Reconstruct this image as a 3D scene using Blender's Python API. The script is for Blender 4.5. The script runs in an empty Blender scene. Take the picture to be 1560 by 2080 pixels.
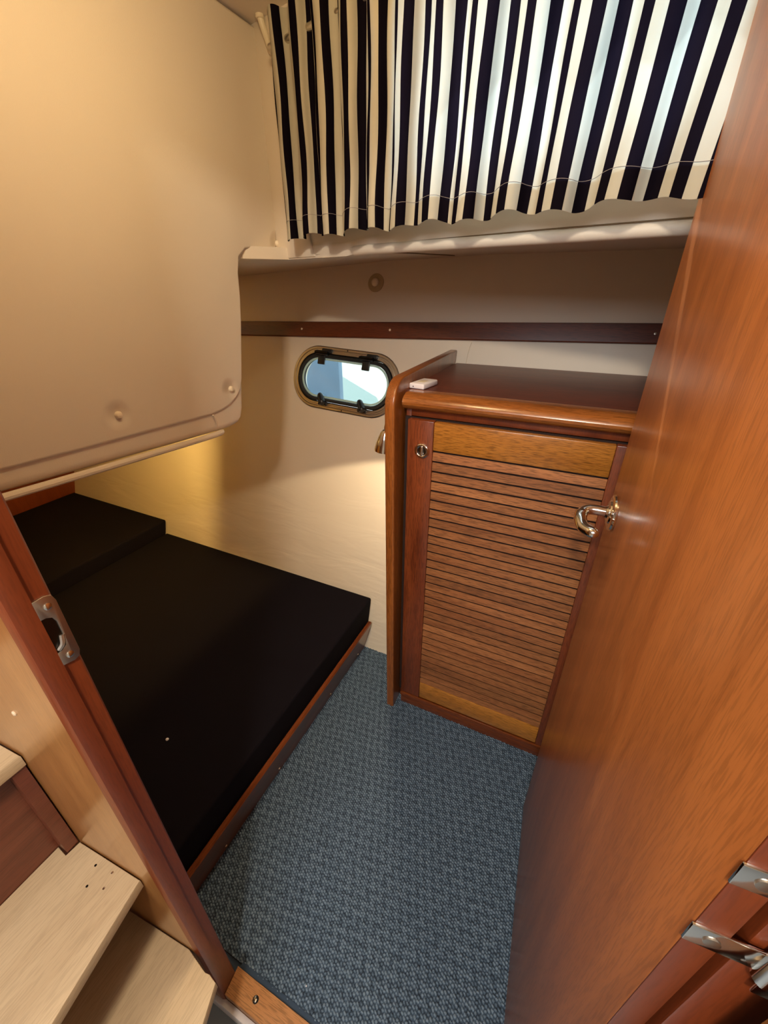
import bpy, bmesh, math, random
import numpy as np
from mathutils import Vector, Matrix
random.seed(4)
R = math.radians

# ------------------------------------------------------------------ camera, world, lights, exposure
scene = bpy.context.scene
COL = scene.collection
cam_d = bpy.data.cameras.new('camera'); cam = bpy.data.objects.new('camera', cam_d); COL.objects.link(cam)
cam.location = (0, 0, 1.5)
yaw, pitch, roll = R(25.6947), R(28.3959), R(0.1478)
fwd = Vector((-math.sin(yaw)*math.cos(pitch), math.cos(yaw)*math.cos(pitch), -math.sin(pitch)))
right0 = Vector((math.cos(yaw), math.sin(yaw), 0)); down0 = fwd.cross(right0)
rt = right0*math.cos(roll) + down0*math.sin(roll); dn = down0*math.cos(roll) - right0*math.sin(roll)
cam.matrix_world = Matrix(((rt.x, -dn.x, -fwd.x, 0), (rt.y, -dn.y, -fwd.y, 0), (rt.z, -dn.z, -fwd.z, 1.5), (0, 0, 0, 1)))
cam_d.sensor_fit = 'HORIZONTAL'; cam_d.sensor_width = 36; cam_d.lens = 36*845.08/1560
cam_d.clip_start = 0.01
scene.camera = cam
scene.view_settings.view_transform = 'Standard'; scene.view_settings.look = 'None'
scene.view_settings.gamma = 1; scene.view_settings.use_curve_mapping = False
scene.view_settings.exposure = -0.08

w = bpy.data.worlds.new('sky'); scene.world = w; w.use_nodes = True
bg = w.node_tree.nodes['Background']; bg.inputs[0].default_value = (0.80, 0.92, 1.0, 1); bg.inputs[1].default_value = 9

def light(name, kind, loc, energy, color, size=0.1, target=None, spot=None, blend=0.2, size_y=None):
    d = bpy.data.lights.new(name, kind); o = bpy.data.objects.new(name, d); COL.objects.link(o)
    d.energy = energy; d.color = color; o.location = loc
    if kind == 'AREA':
        d.size = size
        if size_y: d.shape = 'RECTANGLE'; d.size_y = size_y
    elif kind != 'SUN': d.shadow_soft_size = size
    else: d.angle = size
    if spot: d.spot_size = spot; d.spot_blend = blend
    if target is not None:
        o.rotation_euler = (Vector(target)-Vector(loc)).to_track_quat('-Z', 'Y').to_euler()
    return o
light('sun', 'SUN', (0, 5, 5), 7.0, (1, .97, .92), R(1), target=(0.25, 4.0, 3.6))
light('added_saloon_fill', 'AREA', (-0.3, -1.3, 2.25), 38, (0.86, 0.94, 1.0), 1.1, target=(-0.25, 0.2, 0.7), size_y=0.9)  # cool fill light added inside the closed saloon shell, which has no window
light('assumed_passage_lamp', 'AREA', (-0.05, -0.55, 2.2), 22, (1.0, 0.86, 0.66), 0.12, target=(-0.35, 0.0, 0.8))  # unseen lamp, assumed from the warm light on treads and bulkhead
light('assumed_ceiling_lamp', 'POINT', (-0.42, 0.56, 1.98), 8.0, (1.0, 0.74, 0.38), 0.045)  # lamp out of frame, assumed from the warm glow on the padded panel
light('assumed_berth_lamp_light', 'POINT', (-1.529, 1.02, 1.08), 19, (1.0, 0.64, 0.17), 0.010)  # lamp hidden behind the panel, assumed from warm light on the hull lining
light('reading_lamp_light', 'SPOT', (-0.5385, 1.12, 1.040), 12, (1.0, 0.80, 0.50), 0.010, target=(-0.5385, 1.12, 0.1), spot=R(134), blend=0.10)

# ------------------------------------------------------------------ materials
def new_mat(name):
    m = bpy.data.materials.new(name); m.use_nodes = True
    nt = m.node_tree; b = nt.nodes['Principled BSDF']
    return m, nt, b
def N(nt, t, **kw):
    n = nt.nodes.new(t)
    for k, v in kw.items():
        if k in n.inputs.keys() if hasattr(n.inputs, 'keys') else False: n.inputs[k].default_value = v
        else: setattr(n, k, v)
    return n
def ramp(nt, pts):
    r = nt.nodes.new('ShaderNodeValToRGB'); e = r.color_ramp.elements
    while len(e) < len(pts): e.new(0.5)
    for i, (p, c) in enumerate(pts): e[i].position = p; e[i].color = (*c, 1)
    return r
def srgb(r, g, b):
    f = lambda c: c/12.92 if c <= .04045 else ((c+.055)/1.055)**2.4
    return (f(r/255), f(g/255), f(b/255))
def plain(name, col, rough=.5, metal=0, bump=None, coat=0, var=0.0):
    m, nt, b = new_mat(name)
    b.inputs['Base Color'].default_value = (*col, 1); b.inputs['Roughness'].default_value = rough
    b.inputs['Metallic'].default_value = metal; b.inputs['Coat Weight'].default_value = coat
    L = nt.links.new
    tc = nt.nodes.new('ShaderNodeTexCoord')
    if var:
        n = nt.nodes.new('ShaderNodeTexNoise'); n.inputs['Scale'].default_value = 6; n.inputs['Detail'].default_value = 6
        L(tc.outputs['Object'], n.inputs['Vector'])
        r = ramp(nt, [(0.3, tuple(c*(1-var) for c in col)), (0.7, tuple(min(1, c*(1+var)) for c in col))])
        L(n.outputs['Fac'], r.inputs[0]); L(r.outputs[0], b.inputs['Base Color'])
    if bump:
        n = nt.nodes.new('ShaderNodeTexNoise'); n.inputs['Scale'].default_value = bump[0]; n.inputs['Detail'].default_value = 4
        L(tc.outputs['Object'], n.inputs['Vector'])
        bp = nt.nodes.new('ShaderNodeBump'); bp.inputs['Strength'].default_value = bump[1]; bp.inputs['Distance'].default_value = bump[2]
        L(n.outputs['Fac'], bp.inputs['Height']); L(bp.outputs[0], b.inputs['Normal'])
    return m
def wood(name, dark, light_, axis, rough=.32, coat=.25, pore=.35, s=1.0, spread=0.0):
    m, nt, b = new_mat(name); L = nt.links.new
    tc = nt.nodes.new('ShaderNodeTexCoord'); oi = nt.nodes.new('ShaderNodeObjectInfo')
    add = nt.nodes.new('ShaderNodeVectorMath'); add.operation = 'MULTIPLY_ADD'
    add.inputs[1].default_value = (1, 1, 1)
    mul = nt.nodes.new('ShaderNodeMath'); mul.operation = 'MULTIPLY'; mul.inputs[1].default_value = 7.0
    L(oi.outputs['Random'], mul.inputs[0]); L(tc.outputs['Object'], add.inputs[0]); L(mul.outputs[0], add.inputs[2])
    def stretched(sl, sc, det, dist=0.0):
        mp = nt.nodes.new('ShaderNodeMapping'); v = [sc*s]*3; v['xyz'.index(axis)] = sl*s
        mp.inputs['Scale'].default_value = v
        L(add.outputs[0], mp.inputs['Vector'])
        n = nt.nodes.new('ShaderNodeTexNoise'); n.inputs['Scale'].default_value = 1; n.inputs['Detail'].default_value = det
        n.inputs['Distortion'].default_value = dist
        L(mp.outputs[0], n.inputs['Vector']); return n
    n1 = stretched(2.2, 22, 4, .5); n2 = stretched(34, 520, 2); n3 = stretched(0.7, 5, 2)
    r = ramp(nt, [(0.24, dark), (0.52, tuple((a+c)/2 for a, c in zip(dark, light_))), (0.80, light_)])
    L(n1.outputs['Fac'], r.inputs[0])
    r2 = ramp(nt, [(0.40, (1-pore,)*3), (0.52, (1, 1, 1))]); L(n2.outputs['Fac'], r2.inputs[0])
    r3 = ramp(nt, [(0.3, (.82, .80, .78)), (0.7, (1.12, 1.1, 1.08))]); L(n3.outputs['Fac'], r3.inputs[0])
    mx = nt.nodes.new('ShaderNodeMix'); mx.data_type = 'RGBA'; mx.blend_type = 'MULTIPLY'; mx.inputs[0].default_value = 1
    L(r.outputs[0], mx.inputs[6]); L(r2.outputs[0], mx.inputs[7])
    mx2 = nt.nodes.new('ShaderNodeMix'); mx2.data_type = 'RGBA'; mx2.blend_type = 'MULTIPLY'; mx2.inputs[0].default_value = 1
    L(mx.outputs[2], mx2.inputs[6]); L(r3.outputs[0], mx2.inputs[7])
    out = mx2.outputs[2]
    if spread:
        hv = nt.nodes.new('ShaderNodeHueSaturation')
        mr = nt.nodes.new('ShaderNodeMapRange'); mr.inputs[3].default_value = 1-spread; mr.inputs[4].default_value = 1+spread
        L(oi.outputs['Random'], mr.inputs[0]); L(mr.outputs[0], hv.inputs['Value']); L(out, hv.inputs['Color']); out = hv.outputs[0]
    L(out, b.inputs['Base Color'])
    b.inputs['Roughness'].default_value = rough; b.inputs['Coat Weight'].default_value = coat; b.inputs['Coat Roughness'].default_value = .22
    bp = nt.nodes.new('ShaderNodeBump'); bp.inputs['Strength'].default_value = .12; bp.inputs['Distance'].default_value = .0006
    L(n2.outputs['Fac'], bp.inputs['Height']); L(bp.outputs[0], b.inputs['Normal'])
    return m

CREAM = srgb(222, 209, 192)
BUTTONS = [(-.92, .564, 1.254), (-.92, .903, 1.245), (-.92, 1.183, 1.614)]
def vinyl(name, dimples=(), wrinkle=0.0, col=CREAM):
    m, nt, b = new_mat(name); L = nt.links.new
    g = nt.nodes.new('ShaderNodeNewGeometry')
    b.inputs['Base Color'].default_value = (*col, 1); b.inputs['Roughness'].default_value = .55
    n = nt.nodes.new('ShaderNodeTexNoise'); n.inputs['Scale'].default_value = 420; n.inputs['Detail'].default_value = 2
    L(g.outputs['Position'], n.inputs['Vector'])
    cur = nt.nodes.new('ShaderNodeMath'); cur.operation = 'MULTIPLY'; cur.inputs[1].default_value = .03
    L(n.outputs['Fac'], cur.inputs[0])
    n2 = nt.nodes.new('ShaderNodeTexNoise'); n2.inputs['Scale'].default_value = 3.0; n2.inputs['Detail'].default_value = 1
    L(g.outputs['Position'], n2.inputs['Vector'])
    c2 = nt.nodes.new('ShaderNodeMath'); c2.operation = 'MULTIPLY_ADD'; c2.inputs[1].default_value = 1.2
    L(n2.outputs['Fac'], c2.inputs[0]); L(cur.outputs[0], c2.inputs[2]); cur = c2
    if wrinkle:
        mp = nt.nodes.new('ShaderNodeMapping'); mp.inputs['Scale'].default_value = (3.0, 3.0, 13.0); mp.inputs['Rotation'].default_value = (0, R(12), 0)
        L(g.outputs['Position'], mp.inputs['Vector'])
        n3 = nt.nodes.new('ShaderNodeTexNoise'); n3.inputs['Scale'].default_value = 1; n3.inputs['Detail'].default_value = 3; n3.inputs['Distortion'].default_value = .8
        L(mp.outputs[0], n3.inputs['Vector'])
        sx = nt.nodes.new('ShaderNodeSeparateXYZ'); L(g.outputs['Position'], sx.inputs[0])
        mr = nt.nodes.new('ShaderNodeMapRange'); mr.inputs[1].default_value = 1.0; mr.inputs[2].default_value = .35; mr.inputs[3].default_value = 0; mr.inputs[4].default_value = wrinkle
        L(sx.outputs['Z'], mr.inputs[0])
        mm = nt.nodes.new('ShaderNodeMath'); mm.operation = 'MULTIPLY_ADD'
        L(n3.outputs['Fac'], mm.inputs[0]); L(mr.outputs[0], mm.inputs[1]); L(cur.outputs[0], mm.inputs[2]); cur = mm
    for p in dimples:
        d = nt.nodes.new('ShaderNodeVectorMath'); d.operation = 'DISTANCE'; d.inputs[1].default_value = p
        L(g.outputs['Position'], d.inputs[0])
        mr = nt.nodes.new('ShaderNodeMapRange'); mr.interpolation_type = 'SMOOTHSTEP'
        mr.inputs[1].default_value = 0; mr.inputs[2].default_value = .036; mr.inputs[3].default_value = -1.3; mr.inputs[4].default_value = 0
        L(d.outputs['Value'], mr.inputs[0])
        a = nt.nodes.new('ShaderNodeMath'); a.operation = 'ADD'; L(cur.outputs[0], a.inputs[0]); L(mr.outputs[0], a.inputs[1]); cur = a
    bp = nt.nodes.new('ShaderNodeBump'); bp.inputs['Strength'].default_value = .9; bp.inputs['Distance'].default_value = .006
    L(cur.outputs[0], bp.inputs['Height']); L(bp.outputs[0], b.inputs['Normal'])
    return m

M = {}
M['vinyl'] = vinyl('cream_vinyl')
M['vinyl_panel'] = vinyl('cream_vinyl_buttoned', BUTTONS)
M['vinyl_hull'] = vinyl('cream_vinyl_hull', (), 1.0)
D, Lt = srgb(98, 44, 18), srgb(142, 74, 34)
M['wood_x'] = wood('mahogany_lengthwise', D, Lt, 'x', rough=.3)
M['batten'] = wood('dark_mahogany_batten', srgb(86, 34, 14), srgb(120, 54, 24), 'x', rough=.35)
M['wood_z'] = wood('mahogany_upright', srgb(98, 42, 20), srgb(146, 74, 38), 'z', rough=.3)
M['wood_y'] = wood('mahogany_deep', D, Lt, 'y', rough=.3)
M['slat'] = wood('mahogany_slat', srgb(132, 78, 44), srgb(178, 118, 72), 'x', rough=.42, coat=.1, pore=.45, spread=.14)
M['rail'] = wood('golden_mahogany_rail', srgb(158, 98, 36), srgb(192, 128, 54), 'x', rough=.3, pore=.45)
M['edge'] = wood('amber_mahogany_edge', srgb(130, 70, 28), srgb(172, 102, 46), 'z', rough=.28, coat=.4)
M['closet_shade'] = plain('painted_closet_shade', srgb(38, 18, 10), .8)  # near-black colour stands in for the shade inside the locker
M['nose'] = wood('amber_mahogany_nosing', srgb(146, 82, 34), srgb(186, 114, 54), 'x', rough=.25, coat=.5)
M['top'] = wood('dark_mahogany_top', srgb(92, 38, 20), srgb(120, 56, 32), 'x', rough=.4, coat=.15)
M['door'] = wood('mahogany_veneer', srgb(154, 88, 42), srgb(192, 118, 62), 'z', rough=.36, coat=.35, pore=.2, s=1.0)
M['jamb'] = wood('red_mahogany_jamb', srgb(102, 42, 18), srgb(132, 62, 28), 'z', rough=.4, pore=.15)
M['bulkhead'] = wood('honey_mahogany_veneer', srgb(142, 92, 48), srgb(172, 120, 68), 'z', rough=.28, coat=.4, pore=.15)
M['riser'] = wood('red_brown_veneer', srgb(98, 46, 30), srgb(128, 70, 50), 'y', rough=.35, pore=.2)
M['ply'] = wood('bare_pale_plywood', srgb(188, 162, 128), srgb(208, 184, 150), 'y', rough=.6, coat=0, pore=.12, s=.9)
M['ply_edge'] = wood('plywood_edge', srgb(150, 108, 70), srgb(190, 150, 104), 'y', rough=.7, coat=0, pore=.3)
M['thresh'] = wood('worn_threshold_wood', srgb(176, 116, 70), srgb(208, 152, 100), 'x', rough=.45)
M['chrome'] = plain('chrome', (.82, .80, .76), .12, 1)
M['steel'] = plain('brushed_steel', (.62, .57, .50), .32, 1, bump=(300, .1, .0005))
M['nickel'] = plain('satin_nickel', (.50, .44, .38), .35, 1)
M['black'] = plain('black_plastic', (.012, .012, .014), .35)
M['rubber'] = plain('black_rubber', (.015, .015, .015), .7)
M['darkmetal'] = plain('dark_metal', (.05, .045, .04), .3, 1)
M['white'] = plain('white_plastic', srgb(232, 226, 232), .4)
M['offwhite'] = plain('offwhite_plastic', srgb(224, 210, 184), .4)
M['button'] = plain('cream_button', srgb(232, 218, 196), .4)
M['seam'] = plain('vinyl_seam', srgb(120, 98, 70), .7)
M['led'] = plain('dark_dot', (.05, .05, .08), .4)
M['screwhead'] = plain('pale_screw_plug', srgb(216, 190, 160), .45)
M['mattress'] = plain('navy_black_fabric', (.005, .0036, .0065), .95, bump=(900, .25, .0006))
M['mattress'].node_tree.nodes['Principled BSDF'].inputs['Specular IOR Level'].default_value = .12
M['grp'] = plain('grey_gelcoat', srgb(150, 160, 170), .25)
M['edging'] = plain('carpet_edging', srgb(44, 62, 84), .8)
M['dockw'] = plain('pale_deck', srgb(222, 218, 198), .7, var=.05)
M['dockg'] = plain('grey_green_deck_stripe', srgb(160, 172, 164), .7)
M['hullblue'] = plain('grey_blue_hull', srgb(120, 140, 162), .5, bump=(60, .3, .003), var=.1)

def carpet_mat():
    m, nt, b = new_mat('blue_grey_loop_carpet'); L = nt.links.new
    g = nt.nodes.new('ShaderNodeNewGeometry')
    sx = nt.nodes.new('ShaderNodeSeparateXYZ'); L(g.outputs['Position'], sx.inputs[0])
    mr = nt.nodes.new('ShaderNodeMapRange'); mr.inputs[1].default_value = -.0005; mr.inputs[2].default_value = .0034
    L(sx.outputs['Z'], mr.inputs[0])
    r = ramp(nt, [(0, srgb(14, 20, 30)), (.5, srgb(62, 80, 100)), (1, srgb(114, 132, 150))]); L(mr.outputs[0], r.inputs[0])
    n = nt.nodes.new('ShaderNodeTexNoise'); n.inputs['Scale'].default_value = 260; n.inputs['Detail'].default_value = 3
    L(g.outputs['Position'], n.inputs['Vector'])
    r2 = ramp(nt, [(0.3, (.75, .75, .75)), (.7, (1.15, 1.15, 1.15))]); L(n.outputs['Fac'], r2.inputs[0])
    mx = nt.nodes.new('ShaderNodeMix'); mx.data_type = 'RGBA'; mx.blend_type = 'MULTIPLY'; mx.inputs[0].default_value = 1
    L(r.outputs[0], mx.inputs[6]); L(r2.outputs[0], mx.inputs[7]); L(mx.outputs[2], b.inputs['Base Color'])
    b.inputs['Roughness'].default_value = .95
    return m
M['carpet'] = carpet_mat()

def cloth_mat():
    m = bpy.data.materials.new('striped_cloth'); m.use_nodes = True; nt = m.node_tree; L = nt.links.new
    nt.nodes.clear(); out = nt.nodes.new('ShaderNodeOutputMaterial')
    uv = nt.nodes.new('ShaderNodeUVMap'); s = nt.nodes.new('ShaderNodeSeparateXYZ'); L(uv.outputs[0], s.inputs[0])
    fr = nt.nodes.new('ShaderNodeMath'); fr.operation = 'FRACT'; L(s.outputs['X'], fr.inputs[0])
    gt = nt.nodes.new('ShaderNodeMath'); gt.operation = 'GREATER_THAN'; gt.inputs[1].default_value = .5; L(fr.outputs[0], gt.inputs[0])
    g = nt.nodes.new('ShaderNodeNewGeometry')
    n = nt.nodes.new('ShaderNodeTexNoise'); n.inputs['Scale'].default_value = 700; n.inputs['Detail'].default_value = 2; L(g.outputs['Position'], n.inputs['Vector'])
    bp = nt.nodes.new('ShaderNodeBump'); bp.inputs['Strength'].default_value = .2; bp.inputs['Distance'].default_value = .0008; L(n.outputs['Fac'], bp.inputs['Height'])
    def mixc(a, c):
        mx = nt.nodes.new('ShaderNodeMix'); mx.data_type = 'RGBA'; L(gt.outputs[0], mx.inputs[0])
        mx.inputs[6].default_value = (*a, 1); mx.inputs[7].default_value = (*c, 1); return mx
    dcol = mixc(srgb(216, 204, 182), srgb(24, 19, 27)); tcol = mixc((.35, .43, .44), (.005, .004, .009))
    d = nt.nodes.new('ShaderNodeBsdfDiffuse'); t = nt.nodes.new('ShaderNodeBsdfTranslucent')
    L(dcol.outputs[2], d.inputs[0]); L(tcol.outputs[2], t.inputs[0]); L(bp.outputs[0], d.inputs['Normal'])
    ms = nt.nodes.new('ShaderNodeMixShader'); ms.inputs[0].default_value = .5
    L(d.outputs[0], ms.inputs[1]); L(t.outputs[0], ms.inputs[2]); L(ms.outputs[0], out.inputs[0])
    return m
M['cloth'] = cloth_mat()

def glass_mat(name='window_glass', tint=(.93, .96, .96)):
    m = bpy.data.materials.new(name); m.use_nodes = True; nt = m.node_tree; L = nt.links.new
    nt.nodes.clear(); out = nt.nodes.new('ShaderNodeOutputMaterial')
    t = nt.nodes.new('ShaderNodeBsdfTransparent'); t.inputs[0].default_value = (*tint, 1)
    g = nt.nodes.new('ShaderNodeBsdfGlossy'); g.inputs['Roughness'].default_value = .03
    lw = nt.nodes.new('ShaderNodeLayerWeight'); lw.inputs[0].default_value = .5
    pw = nt.nodes.new('ShaderNodeMath'); pw.operation = 'POWER'; pw.inputs[1].default_value = 5; L(lw.outputs['Facing'], pw.inputs[0])
    f = nt.nodes.new('ShaderNodeMath'); f.operation = 'MULTIPLY_ADD'; f.inputs[1].default_value = .9; f.inputs[2].default_value = .04; L(pw.outputs[0], f.inputs[0])
    ms = nt.nodes.new('ShaderNodeMixShader'); L(f.outputs[0], ms.inputs[0]); L(t.outputs[0], ms.inputs[1]); L(g.outputs[0], ms.inputs[2]); L(ms.outputs[0], out.inputs[0])
    return m
M['glass'] = glass_mat(); M['tinted'] = glass_mat('tinted_glass', (.42, .46, .46))

# ------------------------------------------------------------------ mesh helpers (all shapes in world coordinates)
def bx(bm, x0, x1, y0, y1, z0, z1, bev=0.0, seg=2):
    t = bmesh.new()
    vs = [t.verts.new((x, y, z)) for x in (x0, x1) for y in (y0, y1) for z in (z0, z1)]
    for f in ((0,1,3,2),(4,6,7,5),(0,4,5,1),(2,3,7,6),(0,2,6,4),(1,5,7,3)): t.faces.new([vs[i] for i in f])
    if bev: bmesh.ops.bevel(t, geom=t.edges[:], offset=bev, segments=seg, affect='EDGES', profile=.5)
    merge(bm, t)
def merge(bm, t):
    mp = {v: bm.verts.new(v.co) for v in t.verts}
    for f in t.faces:
        try: bm.faces.new([mp[v] for v in f.verts])
        except ValueError: pass
    t.free()
def prism(bm, poly, axis, a0, a1, bev=0.0, seg=2):
    """poly = 2D points in the two other axes (in xyz order)"""
    t = bmesh.new()
    def P(p, a):
        return {'x': (a, p[0], p[1]), 'y': (p[0], a, p[1]), 'z': (p[0], p[1], a)}[axis]
    A = [t.verts.new(P(p, a0)) for p in poly]; B = [t.verts.new(P(p, a1)) for p in poly]
    t.faces.new(A); t.faces.new(B[::-1]); n = len(poly)
    for i in range(n): t.faces.new((A[i], B[i], B[(i+1) % n], A[(i+1) % n]))
    bmesh.ops.recalc_face_normals(t, faces=t.faces[:])
    if bev:
        es = [e for e in t.edges if (e.verts[0] in A) == (e.verts[1] in A)]
        bmesh.ops.bevel(t, geom=es, offset=bev, segments=seg, affect='EDGES', profile=.5, clamp_overlap=True)
    merge(bm, t)
def tube(bm, pts, r, seg=12, cap=True):
    pts = [Vector(p) for p in pts]; n = len(pts); rs = r if isinstance(r, (list, tuple)) else [r]*n
    rings = []; prev = None
    for i, p in enumerate(pts):
        d = (pts[min(i+1, n-1)]-pts[max(i-1, 0)]).normalized()
        if prev is None: a = d.orthogonal().normalized()
        else: a = (prev - d*prev.dot(d)).normalized()
        prev = a; b = d.cross(a)
        rings.append([bm.verts.new(p+(a*math.cos(2*math.pi*k/seg)+b*math.sin(2*math.pi*k/seg))*rs[i]) for k in range(seg)])
    for i in range(n-1):
        for k in range(seg): bm.faces.new((rings[i][k], rings[i][(k+1) % seg], rings[i+1][(k+1) % seg], rings[i+1][k]))
    if cap: bm.faces.new(rings[0][::-1]); bm.faces.new(rings[-1])
def spline(pts, n=8):
    pts = [Vector(p) for p in pts]; out = []
    P = [pts[0]*2-pts[1]]+pts+[pts[-1]*2-pts[-2]]
    for i in range(1, len(P)-2):
        for k in range(n):
            t = k/n; a, b, c, d = P[i-1], P[i], P[i+1], P[i+2]
            out.append(.5*((2*b)+(c-a)*t+(2*a-5*b+4*c-d)*t*t+(3*b-a-3*c+d)*t**3))
    out.append(pts[-1]); return out
def lathe(bm, prof, c, axis, seg=24):
    """prof = (radius, height along axis)"""
    c = Vector(c); ax = Vector(axis).normalized(); a = ax.orthogonal().normalized(); b = ax.cross(a); rings = []
    for r, h in prof:
        if r < 1e-6: rings.append([bm.verts.new(c+ax*h)])
        else: rings.append([bm.verts.new(c+ax*h+(a*math.cos(2*math.pi*k/seg)+b*math.sin(2*math.pi*k/seg))*r) for k in range(seg)])
    for i in range(len(rings)-1):
        A, B = rings[i], rings[i+1]
        for k in range(seg):
            q = [A[k % len(A)], A[(k+1) % len(A)], B[(k+1) % len(B)], B[k % len(B)]]
            q2 = []
            for v in q:
                if v not in q2: q2.append(v)
            if len(q2) > 2:
                try: bm.faces.new(q2)
                except ValueError: pass
def torus(bm, c, axis, Rr, r, seg=24, s2=8):
    c = Vector(c); ax = Vector(axis).normalized(); a = ax.orthogonal().normalized(); b = ax.cross(a); rings = []
    for i in range(seg):
        t = 2*math.pi*i/seg; d = a*math.cos(t)+b*math.sin(t)
        rings.append([bm.verts.new(c+d*(Rr+r*math.cos(2*math.pi*k/s2))+ax*r*math.sin(2*math.pi*k/s2)) for k in range(s2)])
    for i in range(seg):
        A, B = rings[i], rings[(i+1) % seg]
        for k in range(s2): bm.faces.new((A[k], A[(k+1) % s2], B[(k+1) % s2], B[k]))

PL = {}   # parent empties' world positions
def obj(name, bm, mat, parent=None, angle=35, recalc=True):
    if recalc: bmesh.ops.recalc_face_normals(bm, faces=bm.faces[:])
    me = bpy.data.meshes.new(name); bm.to_mesh(me); bm.free()
    co = np.empty(len(me.vertices)*3); me.vertices.foreach_get('co', co); co = co.reshape(-1, 3)
    c = (co.min(0)+co.max(0))/2; co -= c; me.vertices.foreach_set('co', co.ravel())
    for p in me.polygons: p.use_smooth = True
    me.set_sharp_from_angle(angle=R(angle)); me.update()
    me.materials.append(M[mat] if isinstance(mat, str) else mat)
    o = bpy.data.objects.new(name, me); COL.objects.link(o)
    pc = Vector((0, 0, 0))
    if parent is not None:
        o.parent = parent; pc = PL[parent]
    o.location = Vector(c)-pc; PL[o] = Vector(c)
    return o
def tag(o, label=None, cat=None, group=None, kind=None):
    if label: o['label'] = label
    if cat: o['category'] = cat
    if group: o['group'] = group
    if kind: o['kind'] = kind
    return o
def thing(name, label, cat, loc, group=None):
    o = bpy.data.objects.new(name, None); COL.objects.link(o); o.empty_display_size = .05
    o.location = loc; PL[o] = Vector(loc); tag(o, label, cat, group); return o
def struct(name, bm, mat, label, angle=35):
    o = obj(name, bm, mat, None, angle); tag(o, label, None, None, 'structure'); return o
def screw_bm(c, ax, r=.004, h=.0015):
    bm = bmesh.new(); lathe(bm, [(r, -.001), (r, h*.6), (r*.7, h), (0, h)], c, ax, 14)
    return bm
def screw(c, ax, mat, parent, r=.004, name='screw'):
    """pan head with a cross slot cut as two recessed bars"""
    s = obj(name, screw_bm(c, ax, r), mat, parent)
    return s

# ------------------------------------------------------------------ floor
HY = lambda z: 1.25+.30*z          # inboard face of the sloping hull lining
# displaced loop carpet
def carpet(x0, x1, y0, y1, st):
    nx, ny = int((x1-x0)/st)+1, int((y1-y0)/st)+1
    X, Y = np.meshgrid(np.linspace(x0, x1, nx), np.linspace(y0, y1, ny))
    a = R(-28); U = X*math.cos(a)+Y*math.sin(a); V = -X*math.sin(a)+Y*math.cos(a)
    p = .0086; rng = np.random.default_rng(2)
    wob = .0022*np.sin(U*17+2*np.sin(V*11))+.0007*np.sin(U*240+V*170)+.0005*np.sin(V*310-U*90); U = U+wob; V = V-wob
    row = np.floor(V/(p*.8)); off = (row % 2)*.5
    amp = rng.uniform(.62, 1.0, (400, 400))[(np.floor(U/p+off).astype(int)) % 400, row.astype(int) % 400]
    hh = amp*np.abs(np.sin(math.pi*(U/p+off)))**.55*np.abs(np.sin(math.pi*V/(p*.8)))**.8
    Z = .0042*hh + rng.normal(0, .00035, X.shape)+.0006*np.sin(U*173+2*np.sin(V*211))
    Z[0] = Z[-1] = -.01
    v = np.stack([X, Y, Z], -1).reshape(-1, 3)
    i = np.arange(nx*ny).reshape(ny, nx); q = np.stack([i[:-1, :-1], i[:-1, 1:], i[1:, 1:], i[1:, :-1]], -1).reshape(-1, 4)
    me = bpy.data.meshes.new('carpet'); me.vertices.add(len(v)); me.vertices.foreach_set('co', v.ravel())
    me.loops.add(q.size); me.loops.foreach_set('vertex_index', q.ravel().astype(np.int32))
    me.polygons.add(len(q)); me.polygons.foreach_set('loop_start', np.arange(0, q.size, 4, dtype=np.int32))
    me.polygons.foreach_set('loop_total', np.full(len(q), 4, dtype=np.int32))
    me.update(calc_edges=True); me.polygons.foreach_set('use_smooth', np.ones(len(q), bool))
    me.materials.append(M['carpet']); o = bpy.data.objects.new('carpet', me); COL.objects.link(o); PL[o] = Vector((0, 0, 0))
    return o
bm = bmesh.new(); bx(bm, -3.0, .34, .168, 1.60, -.06, -.004)
floor = struct('floor', bm, 'edging', 'cabin sole under the blue-grey carpet')
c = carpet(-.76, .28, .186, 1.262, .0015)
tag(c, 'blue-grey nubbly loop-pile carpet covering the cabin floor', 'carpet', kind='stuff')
bm = bmesh.new(); bx(bm, -.49, .33, .178, .192, -.006, .0035, .002); obj('binding', bm, 'edging', c)
bm = bmesh.new(); bx(bm, -2.2, 1.5, -2.2, .13, -.12, -.09)
struct('floor_passage', bm, 'grp', 'glossy grey floor of the passage beside the threshold')

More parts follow.
